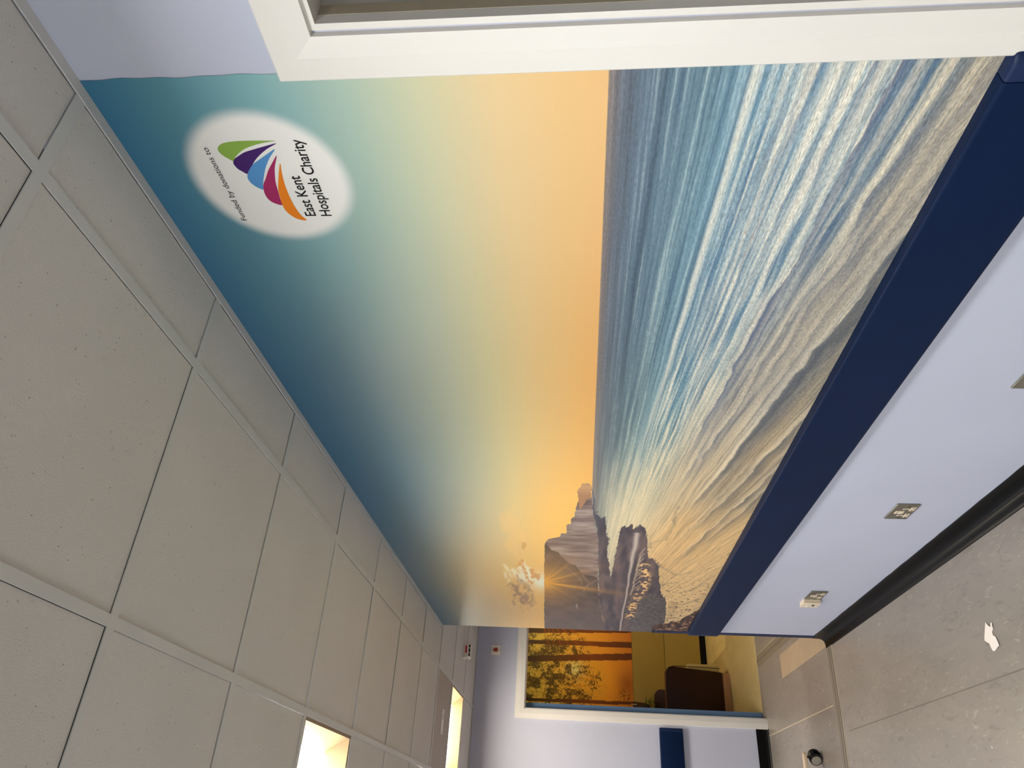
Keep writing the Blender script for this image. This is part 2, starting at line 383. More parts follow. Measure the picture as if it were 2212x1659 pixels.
def troffer(i, k, label, group):
    a0, a1 = cols(i)+BW/2-.002, cols(i+1)-BW/2+.002
    y0 = Y1C+.6*k+BW-.002; y1 = y0+.58
    c = g2w((a0+a1)/2, (y0+y1)/2)
    t = thing('ceiling_light', (c[0], c[1], CEIL), label, 'ceiling light', group); t.rotation_euler = (0, 0, GR)
    h = .288; hi = .22; top = .085
    mb = MB()
    R0 = [(-h, -h, .003), (h, -h, .003), (h, h, .003), (-h, h, .003)]
    R1 = [(-h+.012, -h+.012, .003), (h-.012, -h+.012, .003), (h-.012, h-.012, .003), (-h+.012, h-.012, .003)]
    mb.loft([R0, R1], caps=False); mb.build('flange', M['reflector'], t)
    R2 = [(-hi, -h+.05, top), (hi, -h+.05, top), (hi, h-.05, top), (-hi, h-.05, top)]
    R3 = [(x*1.01, y*1.01, top+.01) for x, y, z in R0]
    mb = MB(); mb.loft([R1, R2], caps=False); mb.build('reflector', M['reflector'], t)
    MB().loft([R0, [(x, y, top+.012) for x, y, _ in R0]], caps=False).build('housing', M['vent'], t)
    MB().box(-hi, hi, -h+.05, h-.05, top, top+.01).build('lamp', M['lamp_warm' if (i, k) == (0, 8) else 'lamp'], t)
    return t
troffer(1, 3, 'square recessed ceiling light cut by the picture edge, nearer of the two lit luminaires', 'recessed ceiling lights')
troffer(0, 8, 'square recessed ceiling light glowing white close to the far lilac wall', 'recessed ceiling lights')
OUT = {(3, 8): 'added left of the far doorway to brighten the far wall', (1, -1): 'overhead beside the near white door', (4, 3): 'in the outer row abreast of the lit luminaire', (4, -1): 'in the outer row abreast of the near door',
       (4, 8): 'in the outer row near the far wall', (1, -5): 'added behind the camera to brighten the near mural wall', (4, -5): 'added behind the camera in the outer row as fill'}
for (i, k), txt in OUT.items(): troffer(i, k, 'recessed ceiling light '+txt+', outside the picture', 'recessed ceiling lights')
# unseen lamp added to brighten the far room, above the door head
t = thing('ceiling_light', (1.3, 8.3, 2.6), 'dim warm ceiling light added to brighten the mustard room, hidden above the far doorway', 'ceiling light')
MB().box(-.3, .3, -.3, .3, -.05, 0).build('housing', M['vent'], t); MB().box(-.27, .27, -.27, .27, -.056, -.05).build('lamp', M['far_fill_lamp'], t)

# ------------------------------------------------------------------ printed wall mural: the paint of each vertex
def _hash(ix, iy, seed):
    h = (ix.astype(np.int64)*374761393+iy.astype(np.int64)*668265263+seed*974634777) & 0xffffffff
    h = ((h ^ (h >> 13))*1274126177) & 0xffffffff
    h = ((h ^ (h >> 16))*2246822519) & 0xffffffff
    return ((h ^ (h >> 15)) & 0xffffff)/float(0xffffff)
def vn(x, y, seed=0):
    ix, iy = np.floor(x), np.floor(y); fx, fy = x-ix, y-iy
    fx, fy = fx*fx*fx*(fx*(fx*6-15)+10), fy*fy*fy*(fy*(fy*6-15)+10)
    a, b, c, d = _hash(ix, iy, seed), _hash(ix+1, iy, seed), _hash(ix, iy+1, seed), _hash(ix+1, iy+1, seed)
    return (a*(1-fx)+b*fx)*(1-fy)+(c*(1-fx)+d*fx)*fy
def fbm(x, y, seed=0, o=4):
    t, k, n = 0., 1., 0.
    for i in range(o): t = t+k*vn(x*2**i, y*2**i, seed+i*17); n += k; k *= .5
    return t/n
def sm(a, b, x):
    t = np.clip((x-a)/(b-a), 0, 1); return t*t*(3-2*t)
def srgb(c): return np.array(lin(c))
def lerp(a, b, t): return a+(b-a)*t[..., None]
def inside(poly, y, z):
    r = np.zeros(y.shape, bool); n = len(poly)
    for i in range(n):
        y0, z0 = poly[i]; y1, z1 = poly[(i+1) % n]
        if z0 == z1: continue
        c = ((z0 > z) != (z1 > z)); r ^= c & (y < (y1-y0)*(z-z0)/(z1-z0)+y0)
    return r
def pdist(line, y, z):
    d = np.full(y.shape, 9.)
    for (y0, z0), (y1, z1) in zip(line, line[1:]):
        dy, dz = y1-y0, z1-z0; L = dy*dy+dz*dz
        t = np.clip(((y-y0)*dy+(z-z0)*dz)/L, 0, 1); d = np.minimum(d, np.hypot(y-y0-t*dy, z-z0-t*dz))
    return d
def ramp(x, stops):
    xs = [s[0] for s in stops]; cs = np.array([srgb(s[1]) for s in stops])
    return np.stack([np.interp(x, xs, cs[:, k]) for k in range(3)], -1)

CLIFF = [(5.003, 1.791), (4.6, 1.777), (4.2, 1.760), (3.7, 1.741), (3.296, 1.723), (3.246, 1.716), (3.213, 1.704), (3.17, 1.647), (3.132, 1.644), (3.13, 1.62), (3.019, 1.617), (3.011, 1.601), (2.955, 1.598), (2.92, 1.583), (2.9, 1.584), (2.77, 1.571), (2.758, 1.567), (2.673, 1.568), (2.662, 1.573), (2.627, 1.566), (2.576, 1.551), (2.578, 1.522), (2.719, 1.515), (2.882, 1.506), (3.121, 1.486), (3.198, 1.479), (3.794, 1.466), (4.179, 1.454), (4.663, 1.417), (5.03, 1.385)]
GRASS = [(5.02, 1.799), (4.6, 1.785), (4.2, 1.768), (3.7, 1.749), (3.27, 1.728), (3.295, 1.712), (3.36, 1.69), (3.393, 1.663), (3.462, 1.645), (3.533, 1.62), (3.605, 1.58), (3.74, 1.545), (3.747, 1.515), (3.794, 1.465), (4.179, 1.453), (4.663, 1.417), (5.03, 1.38)]
FARHEAD = [(2.576, 1.551), (2.578, 1.522), (2.719, 1.515), (2.719, 1.531), (2.846, 1.559), (2.758, 1.567), (2.673, 1.568), (2.662, 1.573), (2.627, 1.566)]
BEACH = [(2.58, 1.517), (2.842, 1.497), (2.934, 1.473), (2.946, 1.451), (3.118, 1.445), (3.194, 1.432), (3.444, 1.429), (3.777, 1.399), (3.239, 1.389), (3.055, 1.382), (2.995, 1.34), (3.052, 1.327), (2.993, 1.301), (3.092, 1.274), (3.261, 1.253), (3.428, 1.237), (3.461, 1.207), (3.606, 1.171), (3.977, 1.131), (4.209, 1.076), (4.699, 1.031), (4.8, 1.06), (5.02, 1.05), (5.02, 1.392), (4.179, 1.454), (3.198, 1.479), (2.882, 1.506)]
GREY = [(4.356, 1.223), (4.076, 1.191), (4.069, 1.122), (4.234, 1.074), (4.699, 1.031), (4.8, 1.09), (5.02, 1.087), (5.02, 1.248)]
CORNER = [(4.785, 1.099), (4.658, 0.96), (4.365, 0.88), (4.365, 0.829), (5.02, 0.8), (5.02, 1.096)]
RIV1 = [(3.11, 1.313), (3.348, 1.308), (3.562, 1.311), (3.82, 1.308), (4.113, 1.3), (4.42, 1.304), (4.98, 1.299)]
FOAM2 = [(3.557, 1.252), (3.729, 1.224), (3.987, 1.223), (4.23, 1.251), (4.611, 1.255)]
EDGE = [(3.3, 1.235), (3.227, 1.227), (3.184, 1.179), (3.085, 1.169), (2.787, 1.173)]
WASHES = [[(3.531, 1.178), (3.632, 1.134), (3.714, 1.068), (3.65, 1.018)], [(4.034, 1.022), (3.959, 0.96), (3.803, 0.922), (3.697, 0.885)], [(4.23, 1.042), (4.272, 0.972), (4.191, 0.93), (4.211, 0.882)]]
RAYS = [(3.57, 1.615, .8), (3.7, 1.551, 1.), (3.848, 1.581, .5), (4.042, 1.409, 1.3), (4.011, 1.55, .6), (4.148, 1.615, .5), (3.653, 1.687, .6), (4.134, 1.7, .35)]
SUN = (3.900, 1.770)
HZ, VPY = 1.515, 5.3
WAVES = [  # sweep of the swell: (slope from the vanishing point, from y, to y, depth of its dark face, width)
    (.0640, .7, 1.9, .30, .004), (.0720, .7, 1.7, .40, .005), (.0790, .7, 1.9, .42, .005), (.0870, .7, 2.2, .45, .005), (.0985, .7, 1.8, .55, .006),
    (.1075, .7, 2.3, .95, .009), (.1180, 1.3, 2.6, .55, .008), (.1275, .9, 2.4, .75, .010), (.1385, .7, 1.5, .40, .008), (.1350, 1.2, 2.0, .55, .008), (.1590, 1.05, 2.75, 1.0, .014),
    (.1480, .9, 2.2, .35, .008), (.1720, 1.7, 2.9, .25, .008), (.1975, 1.75, 3.0, .85, .010), (.2130, 2.0, 2.6, .45, .008), (.2250, 2.3, 3.4, .8, .011), (.2420, 2.5, 3.2, .6, .010), (.1880, 2.4, 3.2, .5, .010)]

def paint_mural(y, z):
    h = z-HZ
    # --- sky: blue overhead, top darkened for ceiling shade, straw low down, amber towards the sun
    mid = ramp(h, SKY_MID); near = ramp(h, SKY_NEAR); far = ramp(h, SKY_FAR)
    tn = 1-sm(.9, 1.9, y); tf = sm(2.3, 4.3, y)
    c = lerp(lerp(mid, near, tn), far, tf)
    dy, dz = y-SUN[0], z-SUN[1]; rs = np.hypot(dy*.8, dz)
    warm = np.exp(-(rs/.30)**1.3)
    c = lerp(c, srgb((255, 205, 96))*np.ones_like(c), np.clip(.80*warm, 0, 1))
    c = lerp(c, srgb((255, 196, 92))*np.ones_like(c), np.clip(.85*np.exp(-(np.clip(h-.12, 0, 9)/.20)**1.4)*np.exp(-((y-3.15)/.85)**2), 0, 1))
    core = np.exp(-(np.hypot(dy*.36, dz)/.045)**1.5)
    c = lerp(c, srgb((255, 250, 214))*np.ones_like(c), np.clip(core*1.2, 0, 1))
    # --- clouds round the sun
    def cloud(cy, cz, ry, rz, seed, sc, cut):
        wy_, wz_ = y+.12*(fbm(y*5, z*20, seed+3, 3)-.5), z+.030*(fbm(y*5, z*20, seed+5, 3)-.5)
        e = np.clip(1-((wy_-cy)/ry)**2-((wz_-cz)/rz)**2, 0, 1)
        n = fbm(wy_*sc*.26, wz_*sc, seed, 6)
        return sm(cut, cut+.30, n*.8+e*.5)*sm(0, .3, e), fbm(wy_*sc*.5, wz_*sc*1.9, seed+9, 5)
    one = np.ones_like(c)
    m, n = cloud(3.20, 1.86, .55, .06, 53, 22, .50); c = lerp(c, srgb((255, 202, 120))*one, m*.30)
    m, n = cloud(3.31, 1.822, .04, .016, 55, 50, .42); c = lerp(c, srgb((206, 138, 62))*one, m*.55)
    m, n = cloud(3.77, 1.925, .20, .040, 31, 34, .42); c = lerp(c, lerp(srgb((244, 204, 120))*one, srgb((255, 240, 196))*one, sm(.4, .6, n)), m*.75)
    m, n = cloud(3.77, 1.832, .24, .080, 37, 32, .40)
    c = lerp(c, lerp(srgb((228, 158, 64))*one, srgb((255, 246, 208))*one, sm(.40, .60, n)), m*.85)
    m, n = cloud(4.22, 1.885, .42, .085, 43, 24, .42)
    c = lerp(c, lerp(srgb((150, 112, 92))*one, srgb((236, 190, 116))*one, sm(.36, .62, n+.5*(1.88-z))), m*.75)
    # --- white oval behind the charity's emblem
    ov = OVAL
    ct, st = math.cos(ov[4]), math.sin(ov[4]); p, q = (y-ov[0])*ct+(z-ov[1])*st, -(y-ov[0])*st+(z-ov[1])*ct
    e = np.hypot(p/ov[2], q/ov[3]); c = lerp(c, srgb((240, 238, 232))*np.ones_like(c), 1-sm(.84, 1.04, e))
    # --- sea
    d = np.clip(-h, 0, 9); den = np.clip(VPY-y, .22, 9)
    a0 = d/den
    u = -np.log(den)
    a = a0*(1+.035*(fbm(u*9, a0*60, 3, 3)-.5)+.02*(fbm(u*30, a0*110, 5, 2)-.5))
    s1 = fbm(u*6, a*520, 7, 4); s2 = fbm(u*16, a*1500, 11, 3); s3 = fbm(u*3.0, a*150, 13, 3); s4 = fbm(u*22, a*620, 15, 3)
    farz = sm(1.9, 3.1, y)                       # towards the beach the surf is pale and smooth
    base = ramp(a, [(0, (116, 112, 112)), (.006, (100, 110, 122)), (.020, (96, 118, 134)), (.040, (112, 140, 152)), (.056, (112, 148, 166))])
    teal = base*(1+(s1-.5)*.75+(s2-.5)*.55)[..., None]
    teal = lerp(teal, srgb((186, 200, 194))*np.ones_like(c), sm(.56, .74, s1*.6+s2*.4)*.55*sm(.006, .03, a))
    teal = lerp(teal, srgb((62, 96, 126))*np.ones_like(c), sm(.46, .30, s1*.65+s2*.35)*.55*sm(.012, .04, a))
    sea = lerp(teal, teal*np.array([1.12, 1.02, .86]), sm(1.2, 2.4, y))
    band = np.exp(-((a-.0215)/.0016)**2)*(1-sm(1.6, 2.6, y)); sea = sea*(1-.28*band[..., None])
    foamy = sm(.053, .062, a+.008*(s3-.5))
    foamy = np.maximum(foamy*(1-.25*farz), farz*sm(.012, .05, a+.02*(s3-.5)))
    mixn = s1*.42+s3*.18+s4*.24+s2*.16
    blue = ramp(mixn, [(.32, (66, 110, 142)), (.42, (108, 148, 168)), (.48, (158, 180, 186)), (.55, (200, 206, 198)), (.66, (226, 222, 206))])
    slate = ramp(mixn, [(.30, (98, 106, 112)), (.42, (152, 146, 134)), (.52, (188, 174, 148)), (.62, (208, 192, 162)), (.75, (222, 208, 180))])
    cream = ramp(mixn, [(.26, (142, 126, 106)), (.40, (188, 160, 120)), (.52, (218, 186, 136)), (.66, (232, 200, 150))])
    blue = lerp(blue, blue*np.array([1.22, 1.04, .78]), sm(1.3, 2.6, y)*.8)
    deep = sm(.095, .140, a+.014*(s3-.5)+.02*sm(1.0, 2.2, y))
    fcol = lerp(lerp(blue, slate, deep), cream, np.clip(farz*sm(.05, .16, a)+sm(1.4, 2.4, y)*sm(.15, .19, a)*.6, 0, 1))
    fcol = lerp(fcol, srgb((204, 188, 150))*np.ones_like(c), farz*(1-sm(.05, .16, a))*.6)
    sea = lerp(sea, fcol, foamy)
    line = np.exp(-((a-.0560)/.0014)**2); sea = lerp(sea, srgb((226, 222, 204))*np.ones_like(c), np.clip(line*(1-sm(1.8, 2.4, y))*.7*(.4+s1), 0, 1))
    wob = (fbm(u*26, y*0+.5, 23, 3)-.5)*.006
    for k, (aw, ya, yb, st_, wd) in enumerate(WAVES):
        t = a0+wob*(.6+aw*3)*(1 if k % 2 else -1)+(fbm(u*14+k*3.1, y*0+k, 29, 2)-.5)*.006+(fbm(u*90, y*0+k*.7, 33, 2)-.5)*.0022-aw
        amp = st_*sm(ya-.12, ya+.10, y)*(1-sm(yb-.25, yb+.15, y))*(.65+.7*fbm(u*18+k, y*0, 41, 2))
        dark = np.where(t > 0, np.exp(-(t/(wd*(.75 if aw < .13 else 1.3)))**1.0)*sm(0, .0007, t), 0)*amp*(.75+.5*s4)
        crest = np.exp(-np.abs(t+.0026)/.0026)*amp*.5
        shade = srgb((34, 72, 116)) if aw < .112 else (srgb((58, 82, 112)) if aw < .15 else srgb((70, 78, 88)))
        sea = lerp(sea, shade*np.ones_like(c), np.clip(dark*1.05, 0, .96))
        sea = lerp(sea, srgb((238, 228, 204))*np.ones_like(c), np.clip(crest, 0, .7))
    warmth = np.exp(-(np.hypot((y-3.3)*.7, (z-1.12)*1.6)/.55)**2)
    sea = lerp(sea, sea*np.array([1.06, .97, .82]), np.clip(warmth*1.1, 0, 1))
    lightpool = np.exp(-(np.hypot((y-2.9)*.8, (z-1.35)*2.6)/.34)**2)
    sea = lerp(sea, srgb((240, 218, 168))*np.ones_like(c), lightpool*.45)
    glit = np.exp(-(np.hypot((y-4.05)*.8, (z-.98)*2.)/.34)**2); sea = lerp(sea, srgb((240, 198, 134))*np.ones_like(c), glit*.4)
    for k, wl in enumerate(WASHES+[EDGE]):
        dd = pdist(wl, y, z+.03*(fbm(y*9, z*14, 61+k, 3)-.5)); sea = lerp(sea, srgb((88, 84, 86))*np.ones_like(c), np.exp(-(dd/.007)**2)*.5*(.3+fbm(y*30, z*60, 67+k, 2)))
    speck = sm(.66, .74, fbm(y*55, z*75, 71, 3))*sm(3.4, 4.2, y)*(1-sm(1.1, 1.2, z)); sea = lerp(sea, srgb((74, 60, 52))*np.ones_like(c), speck*.8)
    ribs = (np.sin(y*300+8*fbm(y*6, z*6, 5, 2)) > .55)*inside([(4.22, 1.06), (4.62, 1.03), (4.60, .99), (4.22, 1.005)], y, z); sea = lerp(sea, srgb((96, 80, 66))*np.ones_like(c), ribs*.7)
    below = h < 0
    c = np.where(below[..., None], sea, c)
    hz = np.exp(-np.abs(h)/.010)*below; c = lerp(c, srgb((150, 132, 118))*np.ones_like(c), hz*.75)
    # --- shingle beach, streams, cliffs
    wy = y+.10*(fbm(y*9, z*70, 81, 4)-.5); wz = z+.012*(fbm(y*16, z*24, 83, 3)-.5)
    bm_ = inside(BEACH, wy, wz)
    b = ramp(fbm(y*5, z*34, 85, 4), [(.3, (62, 54, 60)), (.55, (84, 72, 74)), (.8, (112, 92, 86))])
    wet = sm(3.1, 2.7, y)*.5; b = lerp(b, srgb((88, 104, 128))*np.ones_like(c), np.clip(wet, 0, 1))
    c = np.where(bm_[..., None], b, c)
    g = inside(GREY, wy, wz); gc = ramp(fbm(y*60, z*80, 87, 3), [(.3, (72, 66, 68)), (.7, (104, 96, 92))]); c = np.where(g[..., None], gc, c)
    dd = pdist(RIV1, y, z+.010*(fbm(y*11, z*4, 89, 3)-.5)); c = lerp(c, srgb((204, 186, 170))*np.ones_like(c), np.exp(-(dd/(.0045+.006*sm(3.9, 3.2, y)))**2)*.9)
    dd = pdist(FOAM2, y, z+.02*(fbm(y*9, z*9, 93, 3)-.5)); mk = np.exp(-(dd/.022)**2)*sm(.50, .60, fbm(y*38, z*60, 95, 3)); c = lerp(c, srgb((246, 196, 128))*np.ones_like(c), np.clip(mk*1.3, 0, .95))
    for k in range(9):   # rills of backwash on the dark shingle
        yy = 3.30+.075*k; L = [(yy, 1.262-.002*k), (yy+.10, 1.278), (yy+.20, 1.272+.004*(k % 3))]
        c = lerp(c, srgb((206, 180, 152))*np.ones_like(c), np.exp(-(pdist(L, y, z)/.0035)**2)*.6*bm_)
    fr = inside(BEACH, y+.13*(fbm(y*22, z*60, 99, 3)-.5), z+.03*(fbm(y*30, z*40, 98, 3)-.5)) & ~bm_ & (z < 1.5) & (z > 1.03); c = lerp(c, srgb((92, 82, 80))*np.ones_like(c), (fr*sm(.45, .6, fbm(y*40, z*90, 96, 2)))*.8)
    cm = inside(CORNER, wy, wz); cc = ramp(fbm(y*40, z*60, 101, 4), [(.35, (54, 38, 32)), (.62, (92, 64, 50)), (.75, (170, 130, 96))]); c = np.where(cm[..., None], cc, c)
    cl = inside(CLIFF, y+.012*(fbm(y*30, z*30, 103, 3)-.5), z+.006*(fbm(y*40, z*9, 105, 3)-.5))
    ch = ramp(fbm(y*40, z*9, 107, 5), [(.28, (104, 84, 76)), (.45, (126, 106, 96)), (.62, (146, 126, 114)), (.8, (166, 148, 134))])
    ch = lerp(ch, srgb((122, 96, 84))*np.ones_like(c), sm(.5, .62, fbm(y*10, z*5, 109, 3))*.45)
    c = np.where(cl[..., None], ch, c)
    fh = inside(FARHEAD, y, z); c = np.where(fh[..., None], lerp(srgb((170, 124, 84))*np.ones_like(c), srgb((196, 150, 104))*np.ones_like(c), sm(2.7, 2.6, y)), c)
    gm = cl & inside(GRASS, y+.02*(fbm(y*22, z*40, 111, 3)-.5), z+.012*(fbm(y*25, z*25, 113, 3)-.5))
    gr = ramp(fbm(y*9, z*18, 115, 5), [(.3, (60, 48, 42)), (.55, (78, 63, 54)), (.8, (98, 80, 68))])
    gr = lerp(gr, srgb((120, 104, 98))*np.ones_like(c), sm(4.1, 4.9, y)*.45)
    c = np.where(gm[..., None], gr, c)
    c = lerp(c, srgb((196, 184, 160))*np.ones_like(c), np.exp(-((y-4.36)/.07)**2-((z-1.575+.03*(y-4.36))/.006)**2)*sm(.45, .6, fbm(y*60, z*90, 117, 2))*.7*gm)
    for q_ in ([(3.62, 1.63), (3.80, 1.56), (3.92, 1.545)], [(3.75, 1.545), (3.9, 1.51), (4.05, 1.54)], [(4.0, 1.55), (3.9, 1.50), (3.83, 1.47)]):
        c = lerp(c, srgb((188, 150, 110))*np.ones_like(c), np.exp(-(pdist(q_, y, z+.01*(fbm(y*40, z*40, 119, 2)-.5))/.0025)**2)*.5*gm)
    # --- sunburst over the hillside
    below_sun = (cl | bm_)
    sy, sz = SUN[0], SUN[1]-.018
    KY = .40      # the print is drawn out along the wall
    th = np.arctan2(z-sz, (y-sy)*KY); r = np.hypot((y-sy)*KY, z-sz)
    rays = np.zeros_like(y)
    for ry, rz, st_ in RAYS:
        t0 = math.atan2(rz-sz, (ry-sy)*KY); L = math.hypot((ry-sy)*KY, rz-sz)
        rays += st_*np.exp(-(np.angle(np.exp(1j*(th-t0)))/(.055))**2)*np.exp(-(r/(L*.75))**1.6)
    glow = .80*np.exp(-(r/.065)**1.2)+.38*np.exp(-(r/.17)**1.5)
    g_ = np.clip(rays*.55+glow, 0, 1)*below_sun
    c = lerp(c, srgb((250, 178, 42))*np.ones_like(c), g_*.92)
    foam_attr = np.where(below & ~bm_ & ~cl, (.55+.45*foamy)*(1-.35*sm(2.0, 3.4, y)), 0.)+np.where(cl, .25, 0)+np.where(bm_, .3, 0)
    return np.clip(c*MURAL_GAIN, 0, .98), u, a0*1., foam_attr

SKY_MID = [(0, (232, 174, 100)), (.06, (232, 182, 108)), (.18, (226, 194, 132)), (.30, (210, 200, 150)), (.42, (186, 190, 160)), (.58, (150, 166, 158)), (.74, (106, 138, 152)), (.88, (74, 116, 142)), (1.0, (52, 98, 130))]  # top stops darkened to paint in the shade under the ceiling
SKY_NEAR = [(0, (230, 186, 126)), (.06, (230, 190, 130)), (.2, (226, 198, 148)), (.34, (202, 202, 166)), (.46, (174, 194, 176)), (.62, (134, 178, 180)), (.78, (94, 148, 162)), (.9, (66, 124, 150)), (1.0, (48, 104, 142))]
SKY_FAR = [(0, (246, 180, 84)), (.12, (244, 186, 92)), (.26, (238, 190, 108)), (.40, (230, 190, 124)), (.52, (220, 190, 138)), (.64, (194, 180, 144)), (.76, (152, 158, 146)), (.87, (112, 132, 138)), (1.0, (84, 114, 132))]
OVAL = (1.036, 2.200, .180, .172, 0.0)
MURAL_GAIN = 1.0

def painted_sheet(name, xs, ys, zs, fn, m, edge=None):
    """a thin printed sheet on the plane x = xs, painted per vertex"""
    Yg, Zg = np.meshgrid(ys, zs)
    Yg = Yg.copy(); 
    if edge is not None: Yg[:, 0] += edge(Zg[:, 0])
    col, u, v, fo = fn(Yg, Zg)
    ny, nz = len(ys), len(zs)
    co_ = np.stack([np.full(Yg.size, xs), Yg.ravel(), Zg.ravel()], -1).astype(np.float32)
    idx = np.arange(ny*nz).reshape(nz, ny)
    a, b, c, d = idx[:-1, :-1].ravel(), idx[1:, :-1].ravel(), idx[1:, 1:].ravel(), idx[:-1, 1:].ravel()
    q = np.stack([a, b, c, d], -1).astype(np.int32)
    me = bpy.data.meshes.new(name)
    me.vertices.add(len(co_)); me.vertices.foreach_set('co', co_.ravel())
    me.loops.add(q.size); me.loops.foreach_set('vertex_index', q.ravel())
    me.polygons.add(len(q)); me.polygons.foreach_set('loop_start', np.arange(0, q.size, 4, dtype=np.int32))
    me.update(calc_edges=True)
    at = me.attributes.new('paint', 'FLOAT_COLOR', 'POINT')
    at.data.foreach_set('color', np.concatenate([col.reshape(-1, 3), np.ones((col.size//3, 1))], 1).astype(np.float32).ravel())
    for nm, arr in (('flow_u', u), ('flow_v', v), ('foam', fo)):
        t = me.attributes.new(nm, 'FLOAT', 'POINT'); t.data.foreach_set('value', arr.astype(np.float32).ravel())
    me.materials.append(m)
    return me

def print_mat(name, su, sv, amount, rough=.45):
    m = bpy.data.materials.new(name); m.use_nodes = True
    nt = m.node_tree; b = nt.nodes['Principled BSDF']; N = nt.nodes.new; L = nt.links.new
    b.inputs['Roughness'].default_value = rough; b.inputs['Specular IOR Level'].default_value = .3
    at = N('ShaderNodeAttribute'); at.attribute_name = 'paint'
    fo = N('ShaderNodeAttribute'); fo.attribute_name = 'foam'
    fu = N('ShaderNodeAttribute'); fu.attribute_name = 'flow_u'; fv = N('ShaderNodeAttribute'); fv.attribute_name = 'flow_v'
    def sc(s, k):
        x = N('ShaderNodeMath'); x.operation = 'MULTIPLY'; x.inputs[1].default_value = k; L(s, x.inputs[0]); return x.outputs[0]
    cb = N('ShaderNodeCombineXYZ'); L(sc(fu.outputs['Fac'], su), cb.inputs[0]); L(sc(fv.outputs['Fac'], sv), cb.inputs[1])
    n = N('ShaderNodeTexNoise'); n.inputs['Scale'].default_value = 1; n.inputs['Detail'].default_value = 5; n.inputs['Roughness'].default_value = .65; n.inputs['Distortion'].default_value = .6
    L(cb.outputs[0], n.inputs['Vector'])
    s = N('ShaderNodeMath'); s.operation = 'SUBTRACT'; s.inputs[1].default_value = .5; L(n.outputs['Fac'], s.inputs[0])
    t = N('ShaderNodeMath'); t.operation = 'MULTIPLY'; L(s.outputs[0], t.inputs[0]); L(fo.outputs['Fac'], t.inputs[1])
    e = N('ShaderNodeMath'); e.operation = 'MULTIPLY_ADD'; e.inputs[1].default_value = amount; e.inputs[2].default_value = 1; L(t.outputs[0], e.inputs[0])
    e.use_clamp = False
    vm = N('ShaderNodeVectorMath'); vm.operation = 'SCALE'; L(at.outputs['Color'], vm.inputs[0]); L(e.outputs[0], vm.inputs['Scale'])
    L(vm.outputs[0], b.inputs['Base Color'])
    tc = N('ShaderNodeTexCoord'); g = N('ShaderNodeTexNoise'); g.inputs['Scale'].default_value = 260; L(tc.outputs['Object'], g.inputs['Vector'])
    bp = N('ShaderNodeBump'); bp.inputs['Strength'].default_value = .06; bp.inputs['Distance'].default_value = .001; L(g.outputs['Fac'], bp.inputs['Height']); L(bp.outputs[0], b.inputs['Normal'])
    return m

t = np.linspace(0, 1, 640); ys = .787+(END-.0005-.787)*(t**1.35*.8+t*.2)
zs = np.concatenate([np.linspace(.86, 1.80, 470), np.linspace(1.80, CEIL-.0005, 130)[1:]])
wm = link('wall_mural', painted_sheet('wall_mural', -.0012, ys, zs, paint_mural, print_mat('printed_mural', 320, 2100, 2.5),
          lambda z: .0012*np.sin(z*31)+.0008*np.sin(z*83+1)),
          label='large printed seascape mural of a sunrise over white cliffs on the long wall', category='mural')

# emblem and lettering printed on the mural
def flat_shape(name, pts, m, parent, x=-.0016, n=10):
    """smooth closed outline (corners where the point carries a third value), a print film 0.2 mm thick"""
    return MB().prism([(x, p[0], p[1]) for p in pts], (-.0002, 0, 0)).build(name, m, parent)
def spline(pts, closed=True, n=6):
    out = []; N_ = len(pts)
    for i in range(N_):
        p0, p1, p2, p3 = [np.array(pts[(i+k) % N_]) for k in (-1, 0, 1, 2)]
        for s in range(n):
            t_ = s/n; out.append(tuple(.5*((2*p1)+(-p0+p2)*t_+(2*p0-5*p1+4*p2-p3)*t_**2+(-p0+3*p1-3*p2+p3)*t_**3)))
    return out
PETALS = {
 'green': ((140, 176, 74), [(0.934, 2.155), (0.933, 2.175), (0.932, 2.202), (0.932, 2.229), (0.934, 2.252), (0.938, 2.266), (0.944, 2.275), (0.951, 2.279), (0.958, 2.279), (0.968, 2.274), (0.976, 2.266), (0.981, 2.259), (0.971, 2.251), (0.961, 2.239), (0.952, 2.225), (0.945, 2.207), (0.939, 2.186), (0.936, 2.169)]),
 'purple': ((66, 28, 104), [(0.94, 2.155), (0.946, 2.18), (0.953, 2.205), (0.96, 2.228), (0.969, 2.244), (0.976, 2.255), (0.984, 2.261), (0.991, 2.262), (1.001, 2.259), (1.008, 2.253), (1.016, 2.243), (1.004, 2.234), (0.996, 2.227), (0.981, 2.214), (0.966, 2.197), (0.952, 2.177)]),
 'blue': ((86, 148, 206), [(0.954, 2.163), (0.965, 2.182), (0.977, 2.201), (0.99, 2.221), (1.003, 2.234), (1.015, 2.243), (1.027, 2.248), (1.04, 2.246), (1.051, 2.239), (1.06, 2.226), (1.048, 2.223), (1.024, 2.212), (1.0, 2.199), (0.976, 2.182)]),
 'magenta': ((166, 38, 96), [(0.97, 2.165), (0.987, 2.18), (1.007, 2.196), (1.029, 2.21), (1.045, 2.221), (1.06, 2.226), (1.073, 2.228), (1.087, 2.226), (1.098, 2.218), (1.105, 2.201), (1.087, 2.2), (1.069, 2.197), (1.041, 2.193), (1.017, 2.186), (0.998, 2.179)]),
 'orange': ((238, 132, 22), [(0.99, 2.165), (1.008, 2.174), (1.032, 2.184), (1.056, 2.193), (1.079, 2.198), (1.102, 2.201), (1.121, 2.2), (1.136, 2.193), (1.148, 2.181), (1.152, 2.163), (1.135, 2.171), (1.108, 2.176), (1.077, 2.177), (1.044, 2.175), (1.018, 2.171)])}
for k, (c, pts) in PETALS.items():
    flat_shape('emblem_petal', spline(pts, n=4), mat(k+'_print', c, .5, spec=.3), wm, x=-.0015-.00003*list(PETALS).index(k))['label'] = k+' petal of the fan emblem'
M['ink'] = mat('black_print', (22, 20, 22), .5, spec=.3)
